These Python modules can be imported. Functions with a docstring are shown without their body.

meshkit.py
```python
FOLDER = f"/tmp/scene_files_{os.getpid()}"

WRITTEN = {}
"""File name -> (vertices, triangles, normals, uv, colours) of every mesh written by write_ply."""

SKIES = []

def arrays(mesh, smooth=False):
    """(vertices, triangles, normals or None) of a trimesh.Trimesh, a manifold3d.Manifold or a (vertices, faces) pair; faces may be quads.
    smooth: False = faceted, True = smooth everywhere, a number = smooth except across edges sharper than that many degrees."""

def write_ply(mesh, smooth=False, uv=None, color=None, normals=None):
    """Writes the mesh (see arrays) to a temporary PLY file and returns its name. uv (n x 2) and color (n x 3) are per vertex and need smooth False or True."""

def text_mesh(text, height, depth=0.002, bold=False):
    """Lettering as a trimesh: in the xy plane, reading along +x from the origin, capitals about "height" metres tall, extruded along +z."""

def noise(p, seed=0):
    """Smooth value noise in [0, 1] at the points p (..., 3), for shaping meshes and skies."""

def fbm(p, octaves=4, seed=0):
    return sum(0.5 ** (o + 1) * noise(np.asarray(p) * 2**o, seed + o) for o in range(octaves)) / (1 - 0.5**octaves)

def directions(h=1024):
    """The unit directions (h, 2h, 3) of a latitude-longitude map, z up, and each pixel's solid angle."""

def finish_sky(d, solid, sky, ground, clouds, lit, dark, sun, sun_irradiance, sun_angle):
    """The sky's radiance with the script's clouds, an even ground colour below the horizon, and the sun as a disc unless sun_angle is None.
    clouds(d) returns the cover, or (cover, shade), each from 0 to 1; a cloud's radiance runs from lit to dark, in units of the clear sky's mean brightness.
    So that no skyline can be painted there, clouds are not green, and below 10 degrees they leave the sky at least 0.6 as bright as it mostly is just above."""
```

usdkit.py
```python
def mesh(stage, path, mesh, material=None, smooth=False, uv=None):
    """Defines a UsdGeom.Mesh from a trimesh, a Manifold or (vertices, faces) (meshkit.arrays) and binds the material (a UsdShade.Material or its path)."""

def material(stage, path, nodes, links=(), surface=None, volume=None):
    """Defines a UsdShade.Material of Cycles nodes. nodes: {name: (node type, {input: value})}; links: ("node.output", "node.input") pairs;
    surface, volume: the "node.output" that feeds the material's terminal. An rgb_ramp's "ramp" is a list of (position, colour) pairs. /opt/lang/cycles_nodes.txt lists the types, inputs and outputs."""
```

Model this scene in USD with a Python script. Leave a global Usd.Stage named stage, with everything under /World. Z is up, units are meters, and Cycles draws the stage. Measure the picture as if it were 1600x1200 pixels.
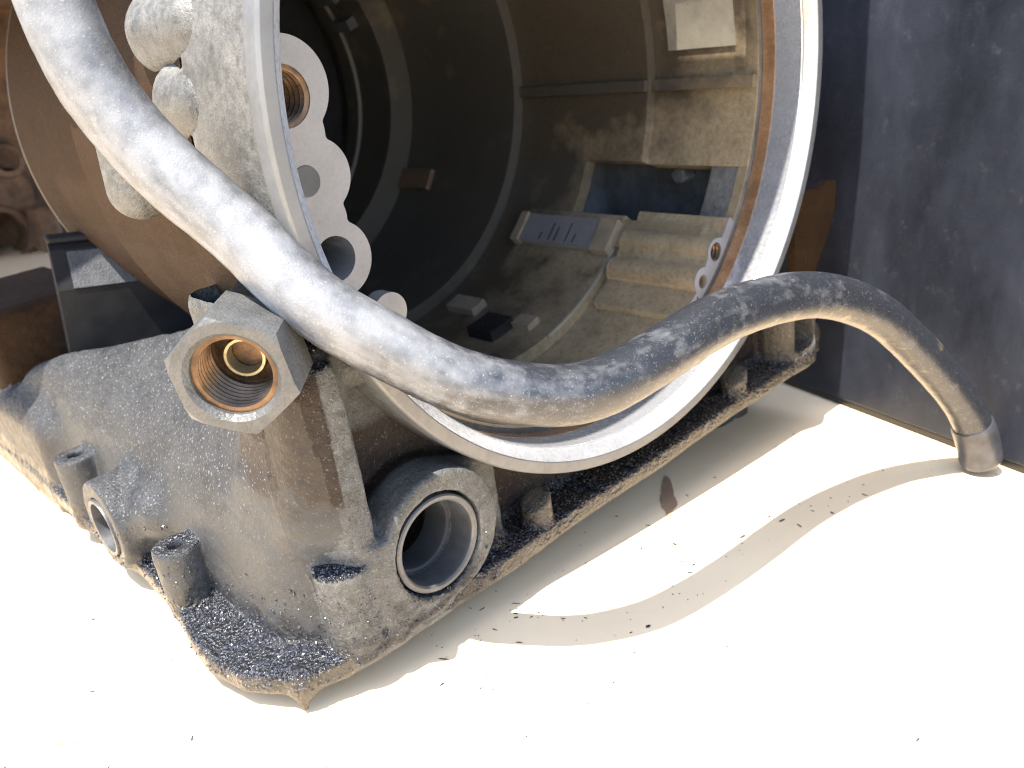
import math, numpy as np, trimesh, usdkit, meshkit
from pxr import Usd, UsdGeom, UsdLux, UsdShade, Gf, Sdf, Vt
from manifold3d import Manifold, CrossSection

stage = Usd.Stage.CreateInMemory()
UsdGeom.SetStageUpAxis(stage, 'Z'); UsdGeom.SetStageMetersPerUnit(stage, 1.0)
UsdGeom.Xform.Define(stage, '/World'); UsdGeom.Scope.Define(stage, '/World/Looks')

# ------------------------------------------------------------------ frames
# The casting is modelled in its own frame (x along the front rail, y along the bore, z up from the pan
# rail).  It stands propped up on its right side, so that frame is tipped by TILT about y on the table.
TILT = math.atan(0.1)
ROT = np.array([[math.cos(TILT), 0, -math.sin(TILT)], [0, 1, 0], [math.sin(TILT), 0, math.cos(TILT)]])
def w(p): return np.asarray(p, float) @ ROT.T          # case frame -> world
def unw(p): return np.asarray(p, float) @ ROT          # world -> case frame

# ------------------------------------------------------------------ camera
CAM = np.array([-0.07128837, -0.1942308, 0.178419])
RIGHT = np.array([0.70751525, -0.69506715, -0.12768648]); UP = np.array([0.35676847, 0.19533668, 0.91354247])
FWD = np.cross(UP, RIGHT)
cam = UsdGeom.Camera.Define(stage, '/World/camera')
R3, U3, F3 = w(RIGHT), w(UP), w(FWD); C3 = w(CAM)
cam.AddTransformOp().Set(Gf.Matrix4d(*R3, 0, *U3, 0, *(-F3), 0, *C3, 1))
cam.CreateHorizontalApertureAttr(36.0); cam.CreateVerticalApertureAttr(27.0)
cam.CreateFocalLengthAttr(36.0 * 1357.14 / 1600)
cam.CreateClippingRangeAttr(Gf.Vec2f(0.01, 100))
EXPOSURE = 2.25
cam.CreateExposureAttr(EXPOSURE)
cam.CreateFStopAttr(22.0); cam.CreateFocusDistanceAttr(0.245)

# ------------------------------------------------------------------ sun and sky
SUN = np.array([-math.cos(math.radians(73)), -0.045, math.sin(math.radians(73))]); SUN = w(SUN / np.linalg.norm(SUN))
ELEV, AZ = math.asin(SUN[2]), math.atan2(SUN[0], SUN[1])
usdkit.material(stage, '/World/Looks/sky_look', {
    's': ('sky_texture', {'sky_type': 'single_scattering', 'sun_disc': False, 'sun_elevation': ELEV, 'sun_rotation': AZ}),
    'b': ('background_shader', {'strength': 0.15})}, [('s.color', 'b.color')], surface='b.background')
dome = UsdLux.DomeLight.Define(stage, '/World/sky')
UsdShade.MaterialBindingAPI.Apply(dome.GetPrim()).Bind(UsdShade.Material.Get(stage, '/World/Looks/sky_look'))
dome.GetPrim().SetCustomDataByKey('kind', 'structure')
sun = UsdLux.DistantLight.Define(stage, '/World/sun')
sun.CreateIntensityAttr(0.98); sun.CreateAngleAttr(0.55); sun.CreateNormalizeAttr(True); sun.CreateColorAttr(Gf.Vec3f(1, 0.95, 0.87))
z = SUN; xa = np.cross([0, 1, 0], z); xa /= np.linalg.norm(xa); ya = np.cross(z, xa)
sun.AddTransformOp().Set(Gf.Matrix4d(*xa, 0, *ya, 0, *z, 0, 0, 0, 0, 1))

# ------------------------------------------------------------------ helpers
used = {}
def path_for(parent, name):
    base = parent + '/' + name
    n = used.get(base, -1) + 1; used[base] = n
    return base if n == 0 else f'{base}_{n:03d}'
def put_mesh(path, v, f, n=None, mat=None, prim=None):
    m = UsdGeom.Mesh.Define(stage, path)
    m.CreatePointsAttr(Vt.Vec3fArray.FromNumpy(np.ascontiguousarray(v, np.float32)))
    m.CreateFaceVertexCountsAttr(Vt.IntArray.FromNumpy(np.full(len(f), 3, np.int32)))
    m.CreateFaceVertexIndicesAttr(Vt.IntArray.FromNumpy(np.ascontiguousarray(f, np.int32).ravel()))
    m.CreateSubdivisionSchemeAttr('none')
    if n is not None:
        m.CreateNormalsAttr(Vt.Vec3fArray.FromNumpy(np.ascontiguousarray(n, np.float32))); m.SetNormalsInterpolation('vertex')
    for k, a in (prim or {}).items():
        UsdGeom.PrimvarsAPI(m).CreatePrimvar(k, Sdf.ValueTypeNames.FloatArray, 'vertex').Set(Vt.FloatArray.FromNumpy(np.ascontiguousarray(a, np.float32)))
    UsdShade.MaterialBindingAPI.Apply(m.GetPrim()).Bind(UsdShade.Material.Get(stage, '/World/Looks/' + mat))
    return m.GetPrim()
def obj(name, mesh, mat, parent='/World', smooth=30, frame=True, label=None, prim=None):
    """One mesh prim; mesh in the case frame (frame=True) or in world coordinates."""
    v, f, n = meshkit.arrays(mesh, smooth)
    if n is None: pass
    if frame:
        v = w(v); n = None if n is None else w(n)
    pv = {k: fn(unw(v)) for k, fn in (prim or {}).items()}
    p = put_mesh(path_for(parent if isinstance(parent, str) else str(parent.GetPath()), name), v, f, n, mat, pv)
    if label: p.SetCustomDataByKey('label', label)
    return p
def tag(p, label=None, cat=None, group=None, kind=None):
    for k, x in (('label', label), ('category', cat), ('group', group), ('kind', kind)):
        if x: p.SetCustomDataByKey(k, x)
    return p
def thing(name, label, cat, group=None):
    return tag(UsdGeom.Xform.Define(stage, path_for('/World', name)).GetPrim(), label, cat, group)

def lathe(profile, n=160, c=(0, 0, 0), axis='y', a0=0.0, a1=360.0, closed=True):
    """Revolves (radius, along) points about an axis through c; closed = the profile is a loop."""
    pr = np.asarray(profile, float); m = len(pr)
    full = abs(a1 - a0) >= 359.9
    th = np.radians(np.linspace(a0, a1, n, endpoint=not full))
    r, y = pr[:, 0], pr[:, 1]
    P = np.stack([r[None] * np.cos(th)[:, None], np.broadcast_to(y, (n, m)), r[None] * np.sin(th)[:, None]], -1)
    v = P.reshape(-1, 3); faces = []
    k = m if closed else m - 1
    for i in range(n if full else n - 1):
        a, b = i * m, ((i + 1) % n) * m
        for j in range(k):
            j2 = (j + 1) % m
            faces += [(a + j, a + j2, b + j2), (a + j, b + j2, b + j)]
    t = trimesh.Trimesh(v, faces, process=False)
    t.fix_normals() if closed and full else None
    if axis == 'z': t.vertices = t.vertices[:, [0, 2, 1]] * [1, 1, 1]; t.invert()
    if axis == 'x': t.vertices = t.vertices[:, [1, 0, 2]]; t.invert()
    t.apply_translation(c)
    return t
def aim(d):
    """Rotation taking +y onto direction d."""
    d = np.asarray(d, float) / np.linalg.norm(d); a = np.array([0, 1., 0])
    return trimesh.geometry.align_vectors(a, d)
def rbox(a, b, r=0.002, seg=12):
    a, b = np.array(a, float) + r, np.array(b, float) - r
    s = Manifold.sphere(r, seg)
    return Manifold.batch_hull([s.translate([x, y, zz]) for x in (a[0], b[0]) for y in (a[1], b[1]) for zz in (a[2], b[2])])
def tm(man):
    m = man.to_mesh(); return trimesh.Trimesh(np.array(m.vert_properties[:, :3]), np.array(m.tri_verts), process=False)
def tube(P, r, seg=28):
    P = np.asarray(P, float); n = len(P); r = np.broadcast_to(r, n)
    T = np.gradient(P, axis=0); T /= np.linalg.norm(T, axis=1)[:, None]
    N = np.zeros_like(P); a = np.cross(T[0], [0, 0, 1]); N[0] = a / np.linalg.norm(a)
    for i in range(1, n):
        b = N[i - 1] - T[i] * (N[i - 1] @ T[i]); N[i] = b / np.linalg.norm(b)
    B = np.cross(T, N); th = np.linspace(0, 2 * np.pi, seg, endpoint=False)
    v = P[:, None] + r[:, None, None] * (np.cos(th)[None, :, None] * N[:, None] + np.sin(th)[None, :, None] * B[:, None])
    i, j = np.meshgrid(np.arange(n - 1), np.arange(seg), indexing='ij'); j2 = (j + 1) % seg
    q = lambda a, b: (a * seg + b).ravel()
    f = np.vstack([np.stack([q(i, j), q(i, j2), q(i + 1, j2)], 1), np.stack([q(i, j), q(i + 1, j2), q(i + 1, j)], 1)])
    V = np.vstack([v.reshape(-1, 3), P[0], P[-1]]); k = np.arange(seg); k2 = (k + 1) % seg
    f = np.vstack([f, np.stack([k2, k, np.full(seg, n * seg)], 1), np.stack([k + (n - 1) * seg, k2 + (n - 1) * seg, np.full(seg, n * seg + 1)], 1)])
    return trimesh.Trimesh(V, f, process=False)
def spline(P, n):
    from scipy.interpolate import CubicSpline
    P = np.asarray(P, float); s = np.r_[0, np.cumsum(np.linalg.norm(np.diff(P, axis=0), axis=1))]
    return CubicSpline(s, P)(np.linspace(0, s[-1], n))
def sstep(a, b, x):
    t = np.clip((x - a) / (b - a), 0, 1); return t * t * (3 - 2 * t)
fbm = meshkit.fbm

# ------------------------------------------------------------------ materials
def mat(name, nodes, links, surface='p.BSDF'): usdkit.material(stage, '/World/Looks/' + name, nodes, links, surface=surface)
POS = ('geometry', {})
def noise(scale, detail=4, rough=0.55): return ('noise_texture', {'scale': scale, 'detail': detail, 'roughness': rough})
def casting(name, lo, hi, smooth_wall=None, metal=0.25, rough=(0.45, 0.65), bump=0.35, speck=0.6, light=0.0, grime=(0.017, 0.0115, 0.009), spec=0.5):
    """Cast aluminium: mottled skin, black and pale specks, grease, oil and painted shade laid where the primvars say."""
    mat(name, {
        'g': POS, 'n1': noise(60, 5), 'n2': noise(380, 4, 0.65), 'n3': noise(1300, 2, 0.7), 'n4': noise(1150, 1, 0.5), 'v': ('voronoi_texture', {'scale': 620}),
        'base': ('rgb_ramp', {'ramp': [(0.32, lo), (0.68, hi)]}), 'mx': ('mix_float', {'fac': 0.5}),
        'spk': ('rgb_ramp', {'ramp': [(0.58, (0, 0, 0)), (0.68, (1, 1, 1))]}), 'spkm': ('math', {'math_type': 'multiply', 'value2': speck}), 'dark': ('mix_color', {'b': (0.012, 0.011, 0.010)}),
        'lsp': ('rgb_ramp', {'ramp': [(0.63, (0, 0, 0)), (0.72, (1, 1, 1))]}), 'lm': ('math', {'math_type': 'multiply', 'value2': light}), 'pale': ('mix_color', {'b': (0.42, 0.41, 0.38)}),
        'ad': ('attribute', {'attribute': 'dusty'}), 'sd': ('math', {'math_type': 'multiply'}), 'ld': ('math', {'math_type': 'multiply'}), 'sw': ('mix_color', {'a': smooth_wall or hi}),
        'ao': ('attribute', {'attribute': 'oil'}), 'ab': ('attribute', {'attribute': 'brown'}),
        'on': ('math', {'math_type': 'multiply_add', 'value2': 1.0, 'value3': -0.45}),
        'oa': ('math', {'math_type': 'add'}), 'ob': ('map_range', {'from_min': 0.35, 'from_max': 0.75, 'clamp': True}), 'oil': ('mix_color', {'b': (0.010, 0.010, 0.012)}),
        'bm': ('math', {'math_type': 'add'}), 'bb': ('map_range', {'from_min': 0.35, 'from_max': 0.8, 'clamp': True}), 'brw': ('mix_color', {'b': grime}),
        'rr': ('map_range', {'from_min': 0.3, 'from_max': 0.7, 'to_min': rough[0], 'to_max': rough[1], 'clamp': True}), 'ro': ('mix_float', {'b': 0.22}),
        'bs': ('math', {'math_type': 'multiply', 'value2': 0.6}), 'bsum': ('math', {'math_type': 'add'}), 'vo': ('math', {'math_type': 'multiply'}), 'vm': ('math', {'math_type': 'multiply', 'value2': 1.0}), 'bsum2': ('math', {'math_type': 'add'}),
        'bump': ('bump', {'strength': bump, 'distance': 0.0012}), 'bst': ('math', {'math_type': 'multiply_add', 'value2': bump * 0.85, 'value3': bump * 0.15}),
        'p': ('principled_bsdf', {'metallic': metal, 'specular_ior_level': spec})}, ([('ad.fac', 'bst.value1'), ('bst.value', 'bump.strength'), ('spkm.value', 'sd.value1'), ('ad.fac', 'sd.value2'), ('lm.value', 'ld.value1'), ('ad.fac', 'ld.value2'), ('sd.value', 'dark.fac'), ('ld.value', 'pale.fac'), ('ad.fac', 'sw.fac'), ('base.color', 'sw.b'), ('sw.result', 'dark.a')] if smooth_wall else
        [('spkm.value', 'dark.fac'), ('lm.value', 'pale.fac'), ('base.color', 'dark.a')]) + [
        ('g.position', 'n1.vector'), ('g.position', 'n2.vector'), ('g.position', 'n3.vector'), ('g.position', 'n4.vector'), ('g.position', 'v.vector'),
        ('n1.fac', 'mx.a'), ('n2.fac', 'mx.b'), ('mx.result', 'base.fac'),
        ('n3.fac', 'spk.fac'), ('spk.color', 'spkm.value1'),
        ('n1.fac', 'on.value1'), ('on.value', 'bm.value1'), ('ab.fac', 'bm.value2'), ('bm.value', 'bb.value'), ('dark.result', 'brw.a'), ('bb.result', 'brw.fac'),
        ('on.value', 'oa.value1'), ('ao.fac', 'oa.value2'), ('oa.value', 'ob.value'), ('brw.result', 'oil.a'), ('ob.result', 'oil.fac'),
        ('n4.fac', 'lsp.fac'), ('lsp.color', 'lm.value1'), ('oil.result', 'pale.a'), ('pale.result', 'p.base_color'),
        ('n2.fac', 'rr.value'), ('rr.result', 'ro.a'), ('ob.result', 'ro.fac'), ('ro.result', 'p.roughness'),
        ('n3.fac', 'bs.value1'), ('bs.value', 'bsum.value1'), ('n2.fac', 'bsum.value2'), ('v.distance', 'vo.value1'), ('ob.result', 'vo.value2'), ('vo.value', 'vm.value1'), ('vm.value', 'bsum2.value1'), ('bsum.value', 'bsum2.value2'),
        ('bsum2.value', 'bump.height'), ('bump.normal', 'p.normal')])
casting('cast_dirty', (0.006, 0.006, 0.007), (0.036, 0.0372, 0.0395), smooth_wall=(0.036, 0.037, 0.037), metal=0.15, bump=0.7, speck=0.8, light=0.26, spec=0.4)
casting('cast_pale', (0.042, 0.040, 0.036), (0.15, 0.144, 0.130), metal=0.2, bump=0.4, speck=0.45)
casting('cast_wall', (0.030, 0.030, 0.029), (0.10, 0.0995, 0.095), metal=0.12, bump=0.6, speck=0.65, light=0.12, spec=0.2)
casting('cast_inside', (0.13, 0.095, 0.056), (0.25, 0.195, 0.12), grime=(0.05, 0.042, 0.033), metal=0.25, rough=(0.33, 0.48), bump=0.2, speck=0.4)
casting('cast_inside_front', (0.18, 0.135, 0.08), (0.34, 0.265, 0.165), grime=(0.055, 0.042, 0.028), metal=0.25, rough=(0.3, 0.45), bump=0.2, speck=0.4)  # paler copy of the inside skin, painting bounced light near the mouth
casting('cast_brown', (0.014, 0.007, 0.0028), (0.036, 0.018, 0.007), metal=0.0, bump=0.3, speck=0.4, grime=(0.02, 0.011, 0.006), rough=(0.6, 0.8), spec=0.12)
casting('cast_oily', (0.028, 0.022, 0.015), (0.10, 0.083, 0.06), metal=0.15, bump=0.9, speck=0.6, light=0.2)
def metal(name, col, rough, metallic=1.0, var=0.25, stain=None, scale=90, bump=0.03, spec=0.5):
    c = np.array(col)
    st = stain or tuple(c * 0.5)
    mat(name, {'g': POS, 'n': noise(scale, 6, 0.6), 'n2': noise(scale * 9, 2),
               'r': ('rgb_ramp', {'ramp': [(0.35, tuple(c * (1 - var))), (0.62, tuple(c)), (0.70, tuple(c)), (0.78, st)]}),
               'm': ('map_range', {'from_min': 0.3, 'from_max': 0.7, 'to_min': rough * 0.75, 'to_max': rough * 1.35, 'clamp': True}),
               'b': ('bump', {'strength': bump, 'distance': 0.001}),
               'p': ('principled_bsdf', {'metallic': metallic, 'specular_ior_level': spec})},
        [('g.position', 'n.vector'), ('g.position', 'n2.vector'), ('n.fac', 'r.fac'), ('r.color', 'p.base_color'), ('n2.fac', 'm.value'),
         ('m.result', 'p.roughness'), ('n2.fac', 'b.height'), ('b.normal', 'p.normal')])
metal('ring_metal', (0.125, 0.124, 0.122), 0.45, 0.3, 0.2, stain=(0.16, 0.11, 0.06), scale=70)
metal('chamfer_metal', (0.36, 0.36, 0.365), 0.32, 0.5, 0.15, stain=(0.34, 0.22, 0.12), scale=70)
metal('polished_bore', (0.66, 0.66, 0.68), 0.2, 0.8, 0.10, stain=(0.36, 0.24, 0.14), scale=60)
metal('gasket_face', (0.235, 0.225, 0.22), 0.5, 0.45, 0.12)
metal('sleeve_metal', (0.075, 0.075, 0.077), 0.45, 0.4, 0.25)
metal('thread_metal', (0.13, 0.075, 0.04), 0.28, 0.6, 0.6, stain=(0.16, 0.055, 0.018), scale=160)
metal('hex_metal', (0.07, 0.069, 0.066), 0.5, 0.2, 0.35, stain=(0.045, 0.04, 0.035), scale=120, bump=0.35)
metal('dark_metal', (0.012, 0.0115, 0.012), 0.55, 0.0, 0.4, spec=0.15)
metal('pad_metal', (0.3, 0.27, 0.21), 0.4, 0.5, 0.2)
metal('dull_land', (0.2, 0.16, 0.11), 0.5, 0.1, 0.3)
metal('spot_face', (0.26, 0.25, 0.25), 0.4, 0.6, 0.15)
metal('rust', (0.12, 0.06, 0.03), 0.8, 0.1, 0.6, stain=(0.2, 0.09, 0.035), scale=45, bump=0.6)
metal('block_grey', (0.05, 0.052, 0.057), 0.55, 0.1, 0.45, stain=(0.03, 0.03, 0.032), scale=110, bump=0.3)
metal('brass', (0.4, 0.33, 0.2), 0.35, 0.7, 0.2)
metal('varnish', (0.30, 0.17, 0.09), 0.25, 0.4, 0.4, stain=(0.1, 0.05, 0.03))
metal('brown_grit', (0.10, 0.065, 0.035), 0.2, 0.4, 0.6, scale=500, bump=0.0)
metal('brown_block', (0.10, 0.06, 0.035), 0.5, 0.1, 0.3)
metal('wet_grit', (0.10, 0.10, 0.11), 0.2, 0.75, 0.6, scale=500, bump=0.0)

mat('table_board', {
    'g': POS, 'n': noise(9, 5), 'n2': noise(140, 3), 'r': ('rgb_ramp', {'ramp': [(0.3, (0.80, 0.60, 0.375)), (0.7, (0.87, 0.68, 0.44))]}),
    'b': ('bump', {'strength': 0.08, 'distance': 0.001}), 'p': ('principled_bsdf', {'roughness': 0.7, 'specular_ior_level': 0.15})},
    [('g.position', 'n.vector'), ('g.position', 'n2.vector'), ('n.fac', 'r.fac'), ('r.color', 'p.base_color'), ('n2.fac', 'b.height'), ('b.normal', 'p.normal')])
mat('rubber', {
    'g': POS, 'n': noise(70, 6, 0.65), 'n2': noise(1700, 2, 0.7), 'n3': noise(230, 3), 'a': ('attribute', {'attribute': 'dust_sheen'}), 'ab': ('attribute', {'attribute': 'grime'}),
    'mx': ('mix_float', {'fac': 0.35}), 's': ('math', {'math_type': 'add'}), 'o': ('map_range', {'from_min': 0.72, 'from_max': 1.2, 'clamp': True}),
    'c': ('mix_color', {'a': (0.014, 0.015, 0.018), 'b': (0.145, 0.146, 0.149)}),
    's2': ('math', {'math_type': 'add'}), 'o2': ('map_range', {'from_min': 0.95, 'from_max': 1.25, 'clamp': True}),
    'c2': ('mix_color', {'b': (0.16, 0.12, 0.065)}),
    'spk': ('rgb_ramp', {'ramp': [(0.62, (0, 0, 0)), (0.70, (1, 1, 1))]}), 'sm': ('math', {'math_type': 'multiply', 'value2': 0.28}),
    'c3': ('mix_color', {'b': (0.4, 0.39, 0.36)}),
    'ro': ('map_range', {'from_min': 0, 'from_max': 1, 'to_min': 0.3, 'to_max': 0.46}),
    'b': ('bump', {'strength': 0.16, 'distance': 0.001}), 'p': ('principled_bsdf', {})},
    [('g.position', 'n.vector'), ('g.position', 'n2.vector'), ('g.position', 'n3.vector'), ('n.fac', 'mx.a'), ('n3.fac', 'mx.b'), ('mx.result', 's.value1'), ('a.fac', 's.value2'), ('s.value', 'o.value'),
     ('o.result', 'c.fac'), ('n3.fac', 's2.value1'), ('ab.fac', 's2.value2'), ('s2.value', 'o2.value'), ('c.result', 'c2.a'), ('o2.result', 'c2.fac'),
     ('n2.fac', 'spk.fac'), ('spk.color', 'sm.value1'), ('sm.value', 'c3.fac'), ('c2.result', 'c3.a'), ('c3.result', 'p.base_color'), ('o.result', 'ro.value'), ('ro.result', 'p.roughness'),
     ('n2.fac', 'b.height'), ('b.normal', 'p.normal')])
mat('cuff_plastic', {'g': POS, 'n': noise(200, 3), 'r': ('rgb_ramp', {'ramp': [(0.3, (0.02, 0.02, 0.023)), (0.7, (0.045, 0.045, 0.05))]}), 'p': ('principled_bsdf', {'roughness': 0.35})},
    [('g.position', 'n.vector'), ('n.fac', 'r.fac'), ('r.color', 'p.base_color')])
mat('panel_black', {
    'g': POS, 'mp': ('mapping', {'scale': (1, 1, 0.5)}), 'n': noise(18, 6, 0.65), 'n2': noise(120, 5, 0.7), 'n3': noise(700, 2),
    'r': ('rgb_ramp', {'ramp': [(0.35, (0.0085, 0.0095, 0.013)), (0.6, (0.020, 0.0225, 0.030)), (0.8, (0.048, 0.052, 0.064))]}),
    'k': ('rgb_ramp', {'ramp': [(0.60, (0, 0, 0)), (0.80, (1, 1, 1))]}), 'km': ('math', {'math_type': 'multiply', 'value2': 0.22}), 'c': ('mix_color', {'b': (0.11, 0.11, 0.12)}),
    'ro': ('map_range', {'from_min': 0.3, 'from_max': 0.7, 'to_min': 0.32, 'to_max': 0.55}),
    'b': ('bump', {'strength': 0.12, 'distance': 0.001}), 'p': ('principled_bsdf', {'specular_ior_level': 0.16})},
    [('g.position', 'mp.vector'), ('mp.vector', 'n.vector'), ('g.position', 'n2.vector'), ('g.position', 'n3.vector'), ('n.fac', 'r.fac'), ('n2.fac', 'k.fac'), ('k.color', 'km.value1'), ('km.value', 'c.fac'), ('r.color', 'c.a'),
     ('c.result', 'p.base_color'), ('n2.fac', 'ro.value'), ('ro.result', 'p.roughness'), ('n3.fac', 'b.height'), ('b.normal', 'p.normal')])
def plain(name, col, rough=0.6, **k): mat(name, {'p': ('principled_bsdf', {'base_color': col, 'roughness': rough, **k})}, [])
plain('fleck', (0.035, 0.03, 0.028), 0.7); plain('yellow_paint', (0.84, 0.75, 0.17), 0.7, specular_ior_level=0.1); plain('oil_stain', (0.36, 0.22, 0.14), 0.45); plain('edge_black', (0.01, 0.01, 0.011), 0.5)
plain('thin_oil', (0.42, 0.34, 0.26), 0.35); plain('spacer_rubber', (0.02, 0.02, 0.022), 0.6)

# ------------------------------------------------------------------ table
table = thing('table', None, None); tag(table, 'tan wooden table top washed out by sunlight, littered with dark flecks', kind='structure')
obj('table_top', trimesh.creation.box(bounds=[(-1.2, -0.9, -0.03), (1.3, 1.9, 0.0)]), 'table_board', table, smooth=False, frame=False)

# ------------------------------------------------------------------ black panel standing on the table
def on_table(xy): return np.array([xy[0], xy[1], 0.0])
pa, pb = w([0.343, 0.044, -0.0343]), w([0.297, -0.097, -0.0297])
pd = (pb - pa); pd[2] = 0; pd /= np.linalg.norm(pd); pn = np.array([pd[1], -pd[0], 0.0])
if pn[0] < 0: pn = -pn
panel = thing('metal_panel', 'tall scuffed blue-black sheet metal panel standing on the table at right', 'panel')
def panel_box(s0, s1, z0, z1, d0, d1, r=0.0015):
    m = tm(rbox((s0, d0, z0), (s1, d1, z1), r)); v = m.vertices.copy()
    m.vertices = np.array([pa[0], pa[1], 0]) + v[:, :1] * pd + v[:, 1:2] * pn + v[:, 2:] * [0, 0, 1]
    m.fix_normals(); return m
obj('sheet', panel_box(-0.5, 0.35, 0.004, 0.55, 0.0, 0.02), 'panel_black', panel, frame=False)
obj('bottom_edge', panel_box(-0.5, 0.35, 0.0, 0.0038, 0.002, 0.018, 0.0008), 'edge_black', panel, frame=False)

# ------------------------------------------------------------------ casting: signed-distance body
H = 0.00095
LO, HI = np.array([-0.014, -0.013, -0.003]), np.array([0.318, 0.345, 0.112])
N = np.ceil((HI - LO) / H).astype(int) + 1
gx, gy, gz = (LO[i] + H * np.arange(N[i], dtype=np.float32) for i in range(3))
D = np.full(N, 0.02, np.float32); LAB = np.zeros(N, np.uint8)
LABELS = ['body_wall']
def label(name):
    if name not in LABELS: LABELS.append(name)
    return LABELS.index(name)
def grid(a, b, pad):
    a, b = np.array(a, float) - pad, np.array(b, float) + pad
    i0 = np.clip(np.floor((a - LO) / H).astype(int), 0, N); i1 = np.clip(np.ceil((b - LO) / H).astype(int) + 1, 0, N)
    s = tuple(slice(i0[k], i1[k]) for k in range(3))
    return s, gx[s[0]][:, None, None], gy[s[1]][None, :, None], gz[s[2]][None, None, :]
def add(lab, a, b, fn, k=0.004, pad=0.012):
    s, X, Y, Z = grid(a, b, max(pad, 2 * k)); d = fn(X, Y, Z).astype(np.float32)
    d = np.broadcast_to(d, D[s].shape)
    old = D[s]; hh = np.clip(0.5 + 0.5 * (old - d) / k, 0, 1)
    new = old * (1 - hh) + d * hh - k * hh * (1 - hh)
    LAB[s] = np.where(d < old, label(lab), LAB[s]); D[s] = new
def cut(a, b, fn, k=0.0012, pad=0.006):
    s, X, Y, Z = grid(a, b, pad); d = -np.broadcast_to(fn(X, Y, Z).astype(np.float32), D[s].shape)
    old = D[s]; hh = np.clip(0.5 - 0.5 * (old - d) / k, 0, 1)
    D[s] = old * (1 - hh) + d * hh + k * hh * (1 - hh)
def sd_box(a, b, r=0.003):
    c, h = (np.array(a) + b) / 2, (np.array(b) - a) / 2 - r
    def f(X, Y, Z):
        q = [np.abs(v - c[i]) - h[i] for i, v in enumerate((X, Y, Z))]
        return np.sqrt(np.maximum(q[0], 0) ** 2 + np.maximum(q[1], 0) ** 2 + np.maximum(q[2], 0) ** 2) + np.minimum(np.maximum(q[0], np.maximum(q[1], q[2])), 0) - r
    return f
def sd_cap(p, q, r, r2=None):
    p, q = np.array(p, float), np.array(q, float); d = q - p; L2 = d @ d; r2 = r if r2 is None else r2
    def f(X, Y, Z):
        t = np.clip(((X - p[0]) * d[0] + (Y - p[1]) * d[1] + (Z - p[2]) * d[2]) / L2, 0, 1)
        return np.sqrt((X - p[0] - t * d[0]) ** 2 + (Y - p[1] - t * d[1]) ** 2 + (Z - p[2] - t * d[2]) ** 2) - (r + t * (r2 - r))
    return f
def sd_cyl(axis, c, r, h0, h1, e=0.001, taper=0.0):
    """Cylinder along axis (0 x, 1 y, 2 z) between h0 and h1, edges rounded by e."""
    def f(X, Y, Z):
        V = [X, Y, Z]; o = [i for i in range(3) if i != axis]
        A = V[axis]; rr = np.sqrt((V[o[0]] - c[o[0]]) ** 2 + (V[o[1]] - c[o[1]]) ** 2)
        q0 = rr - (r - e + taper * (A - h0)); q1 = np.abs(A - (h0 + h1) / 2) - ((h1 - h0) / 2 - e)
        return np.sqrt(np.maximum(q0, 0) ** 2 + np.maximum(q1, 0) ** 2) + np.minimum(np.maximum(q0, q1), 0) - e
    return f
def aabb_cyl(axis, c, r, h0, h1):
    a, b = np.array(c, float) - r, np.array(c, float) + r; a[axis], b[axis] = h0, h1; return a, b
def add_cyl(lab, axis, c, r, h0, h1, k=0.003, e=0.001, taper=0.0): add(lab, *aabb_cyl(axis, c, r, h0, h1), sd_cyl(axis, c, r, h0, h1, e, taper), k)
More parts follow.
